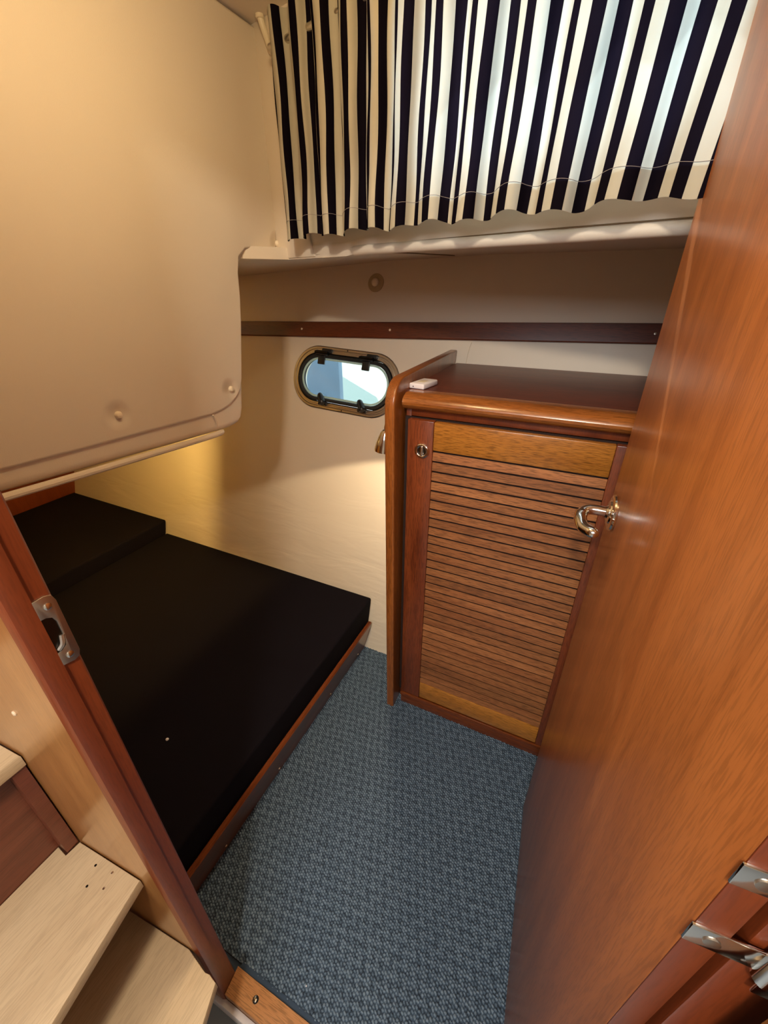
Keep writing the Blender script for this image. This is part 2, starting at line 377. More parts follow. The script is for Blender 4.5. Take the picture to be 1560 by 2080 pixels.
# ------------------------------------------------------------------ hull side (wall_back) with the portlight opening
pc = Vector((-.955, HY(1.142), 1.142)); un = Vector((0, .30, 1)).normalized(); nn = Vector((0, -1, .30)).normalized()  # up-slope and inboard normal
PT = R(-3.0)   # small tilt of the portlight in the hull plane
def hp(u, v, w_=0.0):   # u along +x, v up the slope, w inboard
    uu = u*math.cos(PT)-v*math.sin(PT); vv = u*math.sin(PT)+v*math.cos(PT)
    return pc+Vector((uu, 0, 0))+un*vv+nn*w_
def stadium(a, b, r, n=10):
    """half width a, half height b, corner radius r"""
    out = []
    for cx, cy, t0 in ((a-r, b-r, 0), (-a+r, b-r, 90), (-a+r, -b+r, 180), (a-r, -b+r, 270)):
        for k in range(n+1):
            t = R(t0+90*k/n); out.append((cx+r*math.cos(t), cy+r*math.sin(t)))
    return out
def hull_plate(bm, off=0.0):
    A = stadium(.236, .106, .100); n = len(A)
    H0, H1 = 1.142-.28, 1.142+.28
    inner = [bm.verts.new(hp(u, v, off)) for u, v in A]
    # outer rectangle sampled at the same angle
    outer = []
    for u, v in A:
        s_ = min(.40/max(abs(u), 1e-6), .24/max(abs(v), 1e-6))
        if abs(abs(u)*s_-.40) < .05 and abs(abs(v)*s_-.24) < .05: pass
        P = pc+Vector((max(-.40, min(.40, u*s_)), 0, 0))+un*max(-.24, min(.24, v*s_))+nn*off
        outer.append(bm.verts.new(P))
    for i in range(n):
        j = (i+1) % n
        bm.faces.new((inner[i], inner[j], outer[j], outer[i]))
    # corner patches: corners of the rectangle
    cor = []
    for su, sv in ((1, 1), (-1, 1), (-1, -1), (1, -1)):
        cor.append(bm.verts.new(pc+Vector((.40*su, 0, 0))+un*.24*sv+nn*off))
    for cv, (su, sv) in zip(cor, ((1, 1), (-1, 1), (-1, -1), (1, -1))):
        for i in range(n):
            a, b = outer[i].co, outer[(i+1) % n].co
            if abs(a.x-b.x) > 1e-5 and abs(a.z-b.z) > 1e-5 and (a.x+b.x-2*pc.x)*su > 0 and (a.z+b.z-2*pc.z)*sv > 0:
                bm.faces.new((outer[i], outer[(i+1) % n], cv))
    def q(x0, x1, v0, v1):
        P = lambda x, v: bm.verts.new(pc+Vector((x, 0, 0))+un*v+nn*off)
        bm.faces.new((P(x0, v0), P(x1, v0), P(x1, v1), P(x0, v1)))
    lo = -(1.142+.06)/un.z; hi = (1.66-1.142)/un.z
    q(-2.1, -.40, lo, hi); q(.40, 1.30, lo, hi); q(-.40, .40, .24, hi); q(-.40, .40, lo, -.24)
    return inner
bm = bmesh.new(); i1 = hull_plate(bm, 0); i2 = hull_plate(bm, -.035)
for k in range(len(i1)): bm.faces.new((i1[k], i1[(k+1) % len(i1)], i2[(k+1) % len(i2)], i2[k]))
bmesh.ops.remove_doubles(bm, verts=bm.verts[:], dist=1e-5)
wall_back = struct('wall_back', bm, 'vinyl_hull', 'sloping cream vinyl hull lining with the portlight', 20)
for p in wall_back.data.polygons: p.use_smooth = False
# curved vinyl seam to the right of the portlight, above the cabinet
bm = bmesh.new()
pts = spline([(-.427, 0, 1.318), (-.433, 0, 1.29), (-.436, 0, 1.24), (-.436, 0, 1.1), (-.436, 0, .9)], 5)
tube(bm, [Vector((p.x, HY(p.z)-.0005, p.z)) for p in pts], .0022, 6); obj('vinyl_seam', bm, 'vinyl', wall_back)
bm = bmesh.new(); bx(bm, -2.98, -2.90, .10, 2.0, -.06, 1.62)
struct('wall_left', bm, 'jamb', 'dark red wooden bulkhead at the far end of the berth')
bm = bmesh.new(); bx(bm, .335, .38, .16, 1.85, -.06, 2.1)
struct('wall_right', bm, 'vinyl', 'cream side wall behind the open door')
bm = bmesh.new(); prism(bm, [(-3.0, .12), (.44, .12), (.44, .89), (-.92, 1.235), (-3.0, 1.235)], 'z', 2.068, 2.12)
ceiling = struct('ceiling', bm, 'vinyl', 'cream vinyl cabin ceiling')

# wooden strip along the hull
def hull_strip(bm, x0, x1, zc0, zc1, h, t, bev=.003):
    n = 12; secs = []
    prof = [(-h/2, 0), (-h/2+bev, 0), ]
    t_ = bmesh.new(); P = [(-h/2, -.004), (-h/2, t-bev), (-h/2+bev, t), (h/2-bev, t), (h/2, t-bev), (h/2, -.004)]
    for i in range(n+1):
        f = i/n; x = x0+(x1-x0)*f; zc = zc0+(zc1-zc0)*f; c0 = Vector((x, HY(zc), zc))
        secs.append([t_.verts.new(c0+un*a+nn*b) for a, b in P])
    for A, B in zip(secs[:-1], secs[1:]):
        for k in range(len(P)): t_.faces.new((A[k], A[(k+1) % len(P)], B[(k+1) % len(P)], B[k]))
    t_.faces.new(secs[0]); t_.faces.new(secs[-1][::-1]); merge(bm, t_)
zc = lambda x: 1.328+(x+1.52)*.0225
t = thing('rubbing_strip', 'long dark mahogany batten fixed across the cream hull lining above the portlight', 'wood trim', (-.65, HY(1.345), 1.345))
bm = bmesh.new(); hull_strip(bm, -2.1, .33, zc(-2.1), zc(.33), .062, .014); obj('batten', bm, 'batten', t)
for x in (-1.186, -.761, .02, .156):
    if x == .02: continue
    z = zc(x); screw(Vector((x, HY(z), z))+nn*.014, nn, 'screwhead' if x < 0 else 'nickel', t, .0045, 'screw_plug')

# ------------------------------------------------------------------ portlight
t = thing('portlight', 'oval metal-framed opening porthole window in the cream hull beside the cabinet', 'window', pc)
def ring_strip(bm, sets):
    """sets: list of (a, b, r, w) rings joined one after the other"""
    R_ = [[bm.verts.new(hp(u, v, w_)) for u, v in stadium(a, b, r)] for a, b, r, w_ in sets]
    n = len(R_[0])
    for A, B in zip(R_[:-1], R_[1:]):
        for k in range(n): bm.faces.new((A[k], A[(k+1) % n], B[(k+1) % n], B[k]))
bm = bmesh.new(); ring_strip(bm, [(0.2640, 0.1320, 0.1250, -.001), (0.2640, 0.1320, 0.1250, .004), (0.2600, 0.1280, 0.1210, .007), (0.2520, 0.1200, 0.1130, .007), (0.2500, 0.1180, 0.1110, .003), (0.2440, 0.1120, 0.1070, .003), (0.2430, 0.1110, 0.1060, .009), (0.2360, 0.1040, 0.1000, .009), (0.2330, 0.1010, 0.0970, .003), (0.2300, 0.0980, 0.0950, -.05)])
obj('frame', bm, 'steel', t, 30)
bm = bmesh.new(); ring_strip(bm, [(0.2315, 0.0995, 0.0960, -.02), (0.2300, 0.0980, 0.0950, .010), (0.2240, 0.0920, 0.0910, .013), (0.2170, 0.0850, 0.0850, .010), (0.2150, 0.0830, 0.0830, -.004), (0.2150, 0.0830, 0.0830, -.02)])
obj('gasket', bm, 'rubber', t, 40)
bm = bmesh.new(); vs = [bm.verts.new(hp(u, v, .004)) for u, v in stadium(.217, .085, .085)]; bm.faces.new(vs)
vs2 = [bm.verts.new(hp(u, v, -.004)) for u, v in stadium(.217, .085, .085)]; bm.faces.new(vs2[::-1])
for k in range(len(vs)): bm.faces.new((vs[k], vs2[k], vs2[(k+1) % len(vs)], vs[(k+1) % len(vs)]))
obj('pane', bm, 'tinted', t)
bm = bmesh.new(); ring_strip(bm, [(.215, .083, .083, .0045), (.215, .083, .083, .006), (.207, .075, .075, .006), (.207, .075, .075, .0045)])
obj('pane_rim', bm, plain('pale_blue_glass_edge', srgb(180, 214, 214), .2), t)
def hbox(bm, u0, u1, v0, v1, w0, w1, bev=.002):
    q = bmesh.new(); bx(q, u0, u1, v0, v1, w0, w1, bev)
    for v in q.verts: v.co = hp(*v.co)
    merge(bm, q)
for s in (-.122, .098):
    bm = bmesh.new(); hbox(bm, s-.018, s+.018, .055, .094, .006, .014, .003)
    hbox(bm, s-.030, s+.034, .092, .112, .008, .022, .005); hbox(bm, s-.002, s+.05, .104, .122, .004, .016, .004)
    hg = obj('hinge', bm, 'black', t)
    bm = bmesh.new(); tube(bm, [hp(s-.03, .103, .022), hp(s+.035, .103, .022)], .0055, 10); obj('hinge_pin', bm, 'darkmetal', hg)
for s in (-.095, .105):
    bm = bmesh.new(); a, b = hp(s-.012, -.070, .012), hp(s+.022, -.108, .036)
    tube(bm, [a, a.lerp(b, .15), a.lerp(b, .5), a.lerp(b, .9), b], [.010, .0135, .0135, .0145, .010], 14)
    hbox(bm, s-.016, s+.026, -.116, -.098, .002, .014, .003)
    lt = obj('latch_knob', bm, 'black', t)
    bm = bmesh.new()
    for k in range(10):
        an = 2*math.pi*k/10; d = (b-a).normalized(); e1 = d.orthogonal().normalized(); e2 = d.cross(e1); o_ = (e1*math.cos(an)+e2*math.sin(an))*.0138
        tube(bm, [a.lerp(b, .3)+o_, a.lerp(b, .85)+o_], .0013, 5)
    obj('grip_ribs', bm, 'rubber', lt)
for u, v in ((0, .124), (.01, -.124), (-.236, 0), (.236, .02)):
    screw(hp(u, v, .006), nn, 'darkmetal', t, .0035)

# ------------------------------------------------------------------ window wall (cabin side), obliquely across
wd = Vector((1, -.25, 0)).normalized(); wn = Vector((-.25, -1, 0)).normalized(); W0 = Vector((-.92, 1.19, 0))
def wp(s, off, z): return W0+wd*s+wn*off+Vector((0, 0, z))
def wbox(bm, s0, s1, o0, o1, z0, z1, bev=0):
    q = bmesh.new(); bx(q, s0, s1, o0, o1, z0, z1, bev)
    for v in q.verts: v.co = wp(*v.co)
    merge(bm, q)
SW0, SW1, ZW0, ZW1, SE = .50, 1.22, 1.70, 1.985, 1.36
bm = bmesh.new()
wbox(bm, -.05, SW0, -.05, 0, 1.585, 2.09); wbox(bm, SW1, SE, -.05, 0, 1.585, 2.09)
wbox(bm, SW0, SW1, -.05, 0, 1.585, ZW0); wbox(bm, SW0, SW1, -.05, 0, ZW1, 2.09)
wall_window = struct('wall_window', bm, 'vinyl', 'cream vinyl upper cabin side behind the striped curtain')
bm = bmesh.new(); tube(bm, [wp(.31, -.001, 1.583), wp(.36, .001, 1.584), wp(.8, .001, 1.583), wp(SE, .001, 1.583)], .0115, 14); obj('padded_edge', bm, 'vinyl', wall_window)
bm = bmesh.new()
q = bmesh.new(); pl = [(-.02, 1.575), (.165, 1.575), (.145, 1.62), (.135, 2.075), (-.02, 2.075)]
prism(q, pl, 'y', 0, .008, .003)
for v in q.verts: v.co = wp(v.co.x, v.co.y, v.co.z)
merge(bm, q); obj('corner_panel', bm, 'vinyl', wall_window)
bm = bmesh.new(); tube(bm, [wp(.166, .003, 1.5795), wp(.24, .002, 1.583), wp(.32, .003, 1.592), wp(.8, .006, 1.5955), wp(SE, .006, 1.5955)], .0012, 6); obj('seam', bm, 'seam', wall_window)
bm = bmesh.new()
for a in ((SW0-.012, SW1+.012, ZW0-.012, ZW0+.012), (SW0-.012, SW1+.012, ZW1-.012, ZW1+.012), (SW0-.012, SW0+.012, ZW0, ZW1), (SW1-.012, SW1+.012, ZW0, ZW1)):
    wbox(bm, a[0], a[1], -.045, .006, a[2], a[3], .003)
win = struct('window_1', bm, 'darkmetal', 'cabin side window behind the curtain')
bm = bmesh.new(); wbox(bm, SW0, SW1, -.03, -.024, ZW0, ZW1); obj('pane', bm, 'glass', win)

# soffit (underside of the side deck) from the window wall foot / panel foot out to the hull
def lerpk(x, K):
    for (a, fa), (b, fb) in zip(K[:-1], K[1:]):
        if x <= b: return fa+(fb-fa)*(x-a)/(b-a)
    return K[-1][1]
hz = [(-3, 1.50), (-1.52, 1.548), (-1.15, 1.571), (-.83, 1.591), (-.4, 1.601), (1, 1.601)]
bm = bmesh.new(); rows = []
for i in range(60):
    x = -2.98+(.38+2.98)*i/59
    yin = 1.19-.25*(x+.92)-.004 if x > -.92 else 1.04
    zin = 1.580 if x > -.62 else (1.572 if x > -.92 else 1.57)
    zo = lerpk(x, hz); yo = HY(zo)+.006
    rows.append([bm.verts.new((x, yin+(yo-yin)*f, zin+(zo-zin)*f+.006*math.sin(math.pi*f))) for f in [k/8 for k in range(9)]])
for A, B in zip(rows[:-1], rows[1:]):
    for k in range(8): bm.faces.new((A[k], A[k+1], B[k+1], B[k]))
g = bmesh.ops.extrude_face_region(bm, geom=bm.faces[:])
for v in g['geom']:
    if isinstance(v, bmesh.types.BMVert): v.co.z += .03
soffit = struct('trim_1', bm, 'vinyl', 'cream vinyl underside of the side deck above the hull lining', 40)
bm = bmesh.new()
pts = [(-.625, 1.118, 1.5815), (-.60, 1.20, 1.5835), (-.57, 1.36, 1.590), (-.545, 1.52, 1.594), (-.52, 1.66, 1.5975)]
tube(bm, pts, .0016, 6); obj('seam', bm, 'seam', soffit)

# round grommet with knob on the hull, just under the soffit
p0 = Vector((-.853, HY(1.515), 1.515))
t = thing('round_wall_button', 'cream upholstery button on a translucent round disc high on the hull lining', 'button', p0)
bm = bmesh.new(); lathe(bm, [(.0345, -.002), (.0345, .002), (.031, .003), (.0, .003)], p0, nn, 32); obj('disc', bm, plain('tan_disc', srgb(176, 158, 126), .4), t)
bm = bmesh.new(); lathe(bm, [(.0135, .002), (.016, .007), (.0155, .011), (.011, .016), (.005, .018), (0, .0185)], p0, nn, 20); obj('knob', bm, 'button', t)

# ------------------------------------------------------------------ big upholstered panel (side of the cockpit well) hanging over the berth
t = thing('padded_panel', 'large cream vinyl padded panel with small buttons hanging over the berth', 'wall panel', (-.95, .6, 1.6))
body = [(.125, 1.179), (.316, 1.168), (.5, 1.156), (.70, 1.143), (.85, 1.135), (.895, 1.134), (.925, 1.139), (.942, 1.152), (.953, 1.177), (.975, 1.285), (1.0, 1.40), (1.016, 1.48), (1.021, 1.534), (1.030, 1.560), (1.052, 1.577), (1.107, 1.583), (1.186, 1.579), (1.192, 1.62), (1.262, 2.066), (.125, 2.066)]
bm = bmesh.new(); prism(bm, body, 'x', -.985, -.926, .022, 5); obj('panel_body', bm, 'vinyl_panel', t, 60)
pad = [(.125, 1.219), (.325, 1.211), (.503, 1.203), (.70, 1.196), (.819, 1.191), (.86, 1.194), (.892, 1.202), (.922, 1.217), (.944, 1.236), (.955, 1.262), (.968, 1.32), (.990, 1.42), (1.000, 1.48), (1.005, 1.534), (1.016, 1.572), (1.045, 1.592), (1.107, 1.598), (1.176, 1.596), (1.184, 1.63), (1.252, 2.064), (.125, 2.064)]
bm = bmesh.new(); prism(bm, pad, 'x', -.94, -.919, .007, 4); obj('pad', bm, 'vinyl_panel', t, 60)
bm = bmesh.new()
pts = spline([(-.927, .17, 1.171), (-.925, .35, 1.160), (-.925, .55, 1.148), (-.926, .75, 1.136), (-.930, .84, 1.131), (-.934, .862, 1.134)], 6)
tube(bm, pts, [.0078]*(len(pts)-4)+[.007, .006, .004, .002], 10); obj('piping', bm, 'vinyl', t)
bm = bmesh.new()
tube(bm, spline([(-.919, .822, 1.190), (-.9215, .829, 1.178), (-.925, .834, 1.160), (-.934, .834, 1.143)], 5), .0022, 6); obj('seam', bm, 'vinyl', t)
for b_ in BUTTONS[:2] + [BUTTONS[2]]:
    bm = bmesh.new(); lathe(bm, [(.006, -.004), (.0085, .001), (.0085, .004), (.006, .0085), (.0025, .010), (0, .0102)], (-.921, b_[1], b_[2]), (1, 0, 0), 18)
    obj('button', bm, 'button', t)
bm = bmesh.new(); bx(bm, -1.545, -1.47, 1.056, 1.062, .965, 1.165, .001); bx(bm, -1.478, -1.470, .90, 1.06, .965, 1.165, .001); bx(bm, -1.56, -1.47, .90, 1.062, 1.16, 1.168); obj('added_lamp_baffle', bm, 'offwhite', t)  # unseen baffle, added to cut the assumed berth lamp's light to a straight edge
# underside board closing the space over the berth
bm = bmesh.new(); bx(bm, -2.9, -.987, .17, .84, 1.17, 1.20); bx(bm, -2.9, -.99, .17, 1.04, 1.52, 1.56); bx(bm, -2.9, -2.86, .17, 1.04, 1.2, 1.52)
struct('ceiling_berth', bm, 'vinyl', 'cream lining above the berth behind the padded panel')

# ------------------------------------------------------------------ left bulkhead, jamb, passage side
fy = lambda x: .124+.065*(x+.49)
bm = bmesh.new()
prism(bm, [(-.497, fy(-.497)), (-.497, .167), (-3.0, .167), (-3.0, fy(-3.0)-.02), (-.74, fy(-.74))], 'z', -.09, 2.12, .0)
prism(bm, [(.183, .13), (.183, .175), (.38, .175), (.38, .13)], 'z', -.09, 2.12)
bx(bm, -.55, .25, .13, .165, 1.99, 2.12)
wall_front = struct('wall_front', bm, 'bulkhead', 'honey-coloured varnished bulkhead beside the doorway')
t = thing('door_jamb', 'reddish mahogany door post with steel strike plate on its edge', 'door frame', (-.495, .145, -.09))
bm = bmesh.new()
prism(bm, [(-.515, .1225), (-.497, .1235), (-.4915, .1270), (-.490, .133), (-.490, .148), (-.4925, .1485), (-.4925, .166), (-.494, .168), (-.515, .168)], 'z', -.09, 2.0)
obj('post', bm, 'jamb', t)
pts = [(.1475, 1.203), (.160, 1.2035), (.1665, 1.2005), (.1688, 1.192), (.1688, 1.116), (.166, 1.108), (.160, 1.106), (.1475, 1.109), (.1475, 1.128), (.153, 1.1285), (.1585, 1.1325), (.1605, 1.139), (.1605, 1.167), (.1585, 1.174), (.153, 1.1775), (.1475, 1.178)]
sp = bmesh.new(); prism(sp, pts, 'x', -.4925, -.4898, .0006, 2)
sp_o = obj('strike_plate', sp, 'nickel', t)
bm = bmesh.new(); bx(bm, -.4938, -.4918, .1480, .1612, 1.128, 1.178); obj('latch_recess', bm, 'darkmetal', sp_o)
bm = bmesh.new(); tube(bm, spline([(-.4915, .151, 1.131), (-.4895, .156, 1.137), (-.4915, .1595, 1.147)], 4), .0030, 8); obj('lip', bm, 'nickel', sp_o)
for z, y in ((1.190, .1590), (1.118, .1580)):
    screw((-.4898, y, z), (1, 0, 0), 'chrome', sp_o, .0042)
# small plug on the bulkhead
x = -.622
t2 = thing('bulkhead_plug', 'tiny pale screw plug on the honey-coloured bulkhead left of the doorway', 'screw', (x, fy(x), .984))
bm = bmesh.new(); lathe(bm, [(.0042, -.002), (.0042, .001), (.003, .0022), (0, .0026)], (x, fy(x), .984), (0.06, -1, 0), 14); obj('plug', bm, 'screwhead', t2)
# threshold
t = thing('threshold', 'worn light wooden threshold strip with a screw at the foot of the doorway', 'threshold', (-.15, .155, -.06))
bm = bmesh.new(); prism(bm, [(-.489, .1285), (-.494, .179), (.33, .179), (.33, .1285)], 'z', -.06, .010, .0015); obj('sill', bm, 'thresh', t)
bm = bmesh.new(); lathe(bm, [(.0075, -.001), (.0075, .0005), (.0065, .0007), (.0055, .0002), (0, .0002)], (-.416, .154, .0100), (0, 0, 1), 18); obj('screw_hole', bm, 'darkmetal', t)
bm = bmesh.new(); lathe(bm, [(.0040, 0), (.0040, .0012), (.002, .0018), (0, .0018)], (-.4165, .153, .0100), (0, 0, 1), 14); obj('screw', bm, 'chrome', t)
bm = bmesh.new(); bx(bm, -.56, .33, .1135, .1285, -.09, -.022, .004); obj('lip', bm, 'white', t)

# companionway steps
t = thing('companionway_steps', 'pale plywood companionway steps in front of a red-brown riser', 'steps', (-.7, 0, -.09))
def tread(name, pts, z, th=.026):
    bm = bmesh.new(); prism(bm, pts, 'z', z-th, z, .0022); return obj(name, bm, 'ply', t)
tread('tread', [(-.702, .1085), (-.545, .1185), (-.511, -.049), (-.452, -.40), (-.731, -.40), (-.731, .086), (-.704, .084)], .565)
tr2 = tread('tread', [(-.731, .104), (-.602, .1145), (-.514, .121), (-.458, .1105), (-.448, .1125), (-.428, .109), (-.410, .060), (-.36, -.09), (-.29, -.40), (-.731, -.40)], .28)
bm = bmesh.new(); prism(bm, [(-.99, -.40), (-.99, .088), (-.700, .1085), (-.700, -.40)], 'z', .815, .842, .003); obj('tread', bm, 'ply', t)
bm = bmesh.new(); bx(bm, -.752, -.7315, -.40, .112, .565, .815); obj('riser', bm, 'riser', t)
bm = bmesh.new(); bx(bm, -.78, -.757, -.40, .112, -.09, .565); obj('riser', bm, 'riser', t)
bm = bmesh.new(); bx(bm, -1.02, -.99, -.40, .10, .80, 1.5); obj('riser', bm, 'riser', t)
bm = bmesh.new(); bx(bm, -.7305, -.7045, .0875, .1075, .566, .8145, .0); obj('corner_post', bm, 'riser', t)
for p in ((-.638, .098), (-.622, .072), (-.60, .104), (-.592, .083)):
    bm = bmesh.new(); lathe(bm, [(.0022, -.0005), (.0022, .0003), (0, .0005)], (p[0], p[1], .565), (0, 0, 1), 10); obj('nail_head', bm, 'chrome' if p[0] > -.61 else 'darkmetal', t)

# ------------------------------------------------------------------ berth
t = thing('berth', 'low berth base edged with a narrow glossy mahogany board', 'bed', (-1.8, .7, 0))
bm = bmesh.new(); q = bmesh.new()
yA, yB = .168, 1.262
sec = [(-.722, -.004), (-.706, -.004), (-.6745, .146), (-.678, .151), (-.690, .151), (-.694, .146)]
prism(q, sec, 'y', yA, yB, .0); 
for v in q.verts:
    if v.co.y > 1.0: v.co.y = HY(v.co.z)-.006 - (.0 if v.co.z < .1 else .02)
    elif v.co.x: v.co.x -= .012*0
merge(bm, q)
o = obj('edge_board', bm, 'wood_y', t)
bm = bmesh.new(); q = bmesh.new(); prism(q, [(-2.9, 0), (-.72, 0), (-.72, .115), (-2.9, .115)], 'y', .168, 1.25)
for v in q.verts:
    if v.co.y > 1.0: v.co.y = HY(v.co.z)-.004
merge(bm, q); obj('base', bm, 'riser', t)
for y in (1.16, .93, .60, .35):
    z = .075; x = -.706+(.0315/.15)*z+.0005
    screw((x, y, z-.03), (1, 0, -.2), 'screwhead', t, .003, 'screw_plug')
def cushion(name, x0, x1, z0, z1, label, yn=.172, r=.016):
    bm = bmesh.new(); bx(bm, x0, x1, 0, 1, z0, z1)
    for v in bm.verts:
        v.co.y = yn if v.co.y < .5 else HY(v.co.z)-.008
    bmesh.ops.subdivide_edges(bm, edges=[e for e in bm.edges if abs(e.verts[0].co.x-e.verts[1].co.x) > .5], cuts=1)
    bmesh.ops.bevel(bm, geom=[e for e in bm.edges if e.calc_face_angle(0) > .3], offset=r, segments=4, affect='EDGES', profile=.5)
    o = obj(name, bm, 'mattress', None, 60); tag(o, label, 'mattress'); return o
cushion('mattress', -2.03, -.697, .117, .25, 'flat black-navy berth mattress, nearest the carpet', r=.009)
cushion('mattress', -2.895, -2.035, .117, .325, 'thicker black-navy cushion at the far head end of the berth', r=.012)
bm = bmesh.new(); lathe(bm, [(.004, 0), (.005, .002), (.003, .005), (0, .006)], (-.968, .435, .2495), (0.2, .1, 1), 8)
tag(obj('lint', bm, 'white'), 'tiny pale lint speck on the black mattress', 'lint')
bm = bmesh.new(); lathe(bm, [(.0012, 0), (.0018, .0012), (.001, .0024), (0, .0028)], (-.322, .225, .003), (0.3, .1, 1), 8)
tag(obj('lint', bm, 'white'), 'tiny white lint speck on the blue-grey carpet', 'lint')

# ------------------------------------------------------------------ locker cabinet
CY = 1.06
t = thing('locker', 'mahogany locker with a louvred door and rounded front moulding', 'cabinet', (-.09, 1.3, 0))
def rounded_side():
    r = .075; pts = [(1.016, 0.0), (1.016, 1.285-r)]
    for k in range(1, 9): a = R(180-90*k/8); pts.append((1.016+r+r*math.cos(a), 1.285-r+r*math.sin(a)))
    pts += [(HY(1.29)-.005, 1.290), (HY(0)-.005, 0.0)]
    return pts
bm = bmesh.new(); prism(bm, rounded_side(), 'x', -.480, -.450, .005, 3)
for v in bm.verts: v.co.x -= (v.co.y-1.05)*.028+.009*max(0, v.co.z)/1.28
obj('side_panel', bm, 'edge', t, 40)
bm = bmesh.new(); prism(bm, [(1.085, 0), (HY(0)-.006, 0), (HY(1.2)-.006, 1.2), (1.085, 1.2)], 'x', .30, .328); obj('side_panel', bm, 'wood_z', t)
# countertop and nosing
bm = bmesh.new(); prism(bm, [(1.10, 1.215), (HY(1.215)-.003, 1.215), (HY(1.245)-.003, 1.245), (1.10, 1.245)], 'x', -.4705, .33)
obj('countertop', bm, 'top', t)
prof = [(1.118, 1.2455), (1.095, 1.2462)]
for k in range(1, 11): a = R(90+170*k/10); prof.append((1.062+.033+.040*math.cos(a)*1.05-.004, 1.2225+.0238*math.sin(a)))
prof += [(1.118, 1.199)]
bm = bmesh.new(); prism(bm, prof, 'x', -.4495, .33); obj('front_moulding', bm, 'nose', t, 25)
# face frame
bm = bmesh.new(); bx(bm, -.4495, -.434, 1.083, 1.10, 0.0, 1.199, .001); obj('frame_stile', bm, 'jamb', t)
bm = bmesh.new(); bx(bm, .162, .30, 1.062, 1.09, 0.0, 1.199, .001); obj('frame_stile', bm, 'jamb', t)
bm = bmesh.new(); bx(bm, -.434, .30, 1.083, 1.10, 1.181, 1.215, .001); obj('frame_rail', bm, 'jamb', t)
bm = bmesh.new(); bx(bm, -.434, .162, 1.056, 1.09, 0.0, .048, .002); obj('kick_rail', bm, 'wood_x', t)
bm = bmesh.new(); bx(bm, -.434, .162, 1.050, 1.058, 0.046, .064, .002); obj('kick_moulding', bm, 'wood_x', t)
bm = bmesh.new(); bx(bm, -.4495, .30, 1.0765, 1.082, 0.05, 1.18); bx(bm, -.355, .086, CY+.0050, CY+.010, .151, 1.096); obj('gap_shade_backing', bm, 'closet_shade', t)  # dark sheets added behind the slats, painting the shade in the gaps
# louvred door
z0, z1 = .068, 1.179; xl, xr = -.356, .0875
dr = bmesh.new(); bx(dr, -.432, xl, CY-.008, CY+.014, z0, z1, .002); door = obj('door', dr, 'wood_z', t)
bm = bmesh.new(); bx(bm, xr, .160, CY-.008, CY+.014, z0, z1, .002); obj('stile', bm, 'wood_z', door)
bm = bmesh.new(); bx(bm, xl, xr, CY-.006, CY+.014, 1.097, z1-.001, .0032); obj('rail', bm, 'rail', door)
bm = bmesh.new(); bx(bm, xl, xr, CY-.006, CY+.014, z0+.001, .150, .0032); obj('rail', bm, 'rail', door)
NS = 31; pitch_ = (1.095-.150)/NS
bm = bmesh.new(); h2 = pitch_*.5
prism(bm, [(CY-.0046, -h2+.0034), (CY-.0040, -h2+.0026), (CY+.003, -h2+.0020), (CY+.0040, h2-.016), (CY-.0010, h2-.0032), (CY-.0018, h2-.0034)], 'x', xl+.0005, xr-.0005)
zz = 1.095-pitch_/2
for v in bm.verts: v.co.z += zz
s0 = obj('slat', bm, 'slat', door, 30); slats = [s0]
for k in range(1, NS):
    s = s0.copy(); COL.objects.link(s); s.parent = door; s.location = s0.location+Vector((0, 0, -pitch_*k)); slats.append(s)
# ring pull latch
kc = Vector((-.386, CY-.008, 1.094))
bm = bmesh.new(); torus(bm, kc+Vector((0, -.003, 0)), (0, 1, 0), .0172, .0046, 32, 10); lk = obj('latch', bm, 'chrome', door)
bm = bmesh.new(); lathe(bm, [(.0155, .001), (.013, -.001), (0, -.001)], kc, (0, 1, 0), 28); obj('latch_cup', bm, plain('dark_chrome', (.22, .21, .2), .15, 1), lk)
bm = bmesh.new(); q = bmesh.new(); bx(q, kc.x-.0042, kc.x+.0042, kc.y-.008, kc.y, kc.z-.015, kc.z+.015, .003, 3); merge(bm, q); obj('thumb_turn', bm, 'chrome', lk)

# white remote-like plastic box on the counter
t = thing('plastic_sensor_box', 'small white plastic box lying on the counter against its raised left edge', 'sensor', (-.434, 1.16, 1.245))
bm = bmesh.new(); bx(bm, -.024, .024, -.043, .043, 0, .0155, .004, 3)
def rotm(bm, a, off):
    for v in bm.verts: v.co = Matrix.Rotation(a, 3, 'Z') @ v.co + Vector(off)
rotm(bm, R(-8), (-.432, 1.165, 1.2455)); bo = obj('case', bm, 'white', t)
bm = bmesh.new(); bx(bm, -.011, .011, -.020, .010, .0150, .0160, .0004); rotm(bm, R(-8), (-.432, 1.165, 1.2455)); obj('button', bm, 'offwhite', t)
bm = bmesh.new(); lathe(bm, [(.0018, 0), (.0018, .0006), (0, .0006)], Matrix.Rotation(R(-8), 3, 'Z') @ Vector((-.010, -.0428, .007))+Vector((-.432, 1.165, 1.2455)), (-.14, -1, 0), 12); obj('indicator', bm, 'led', t)

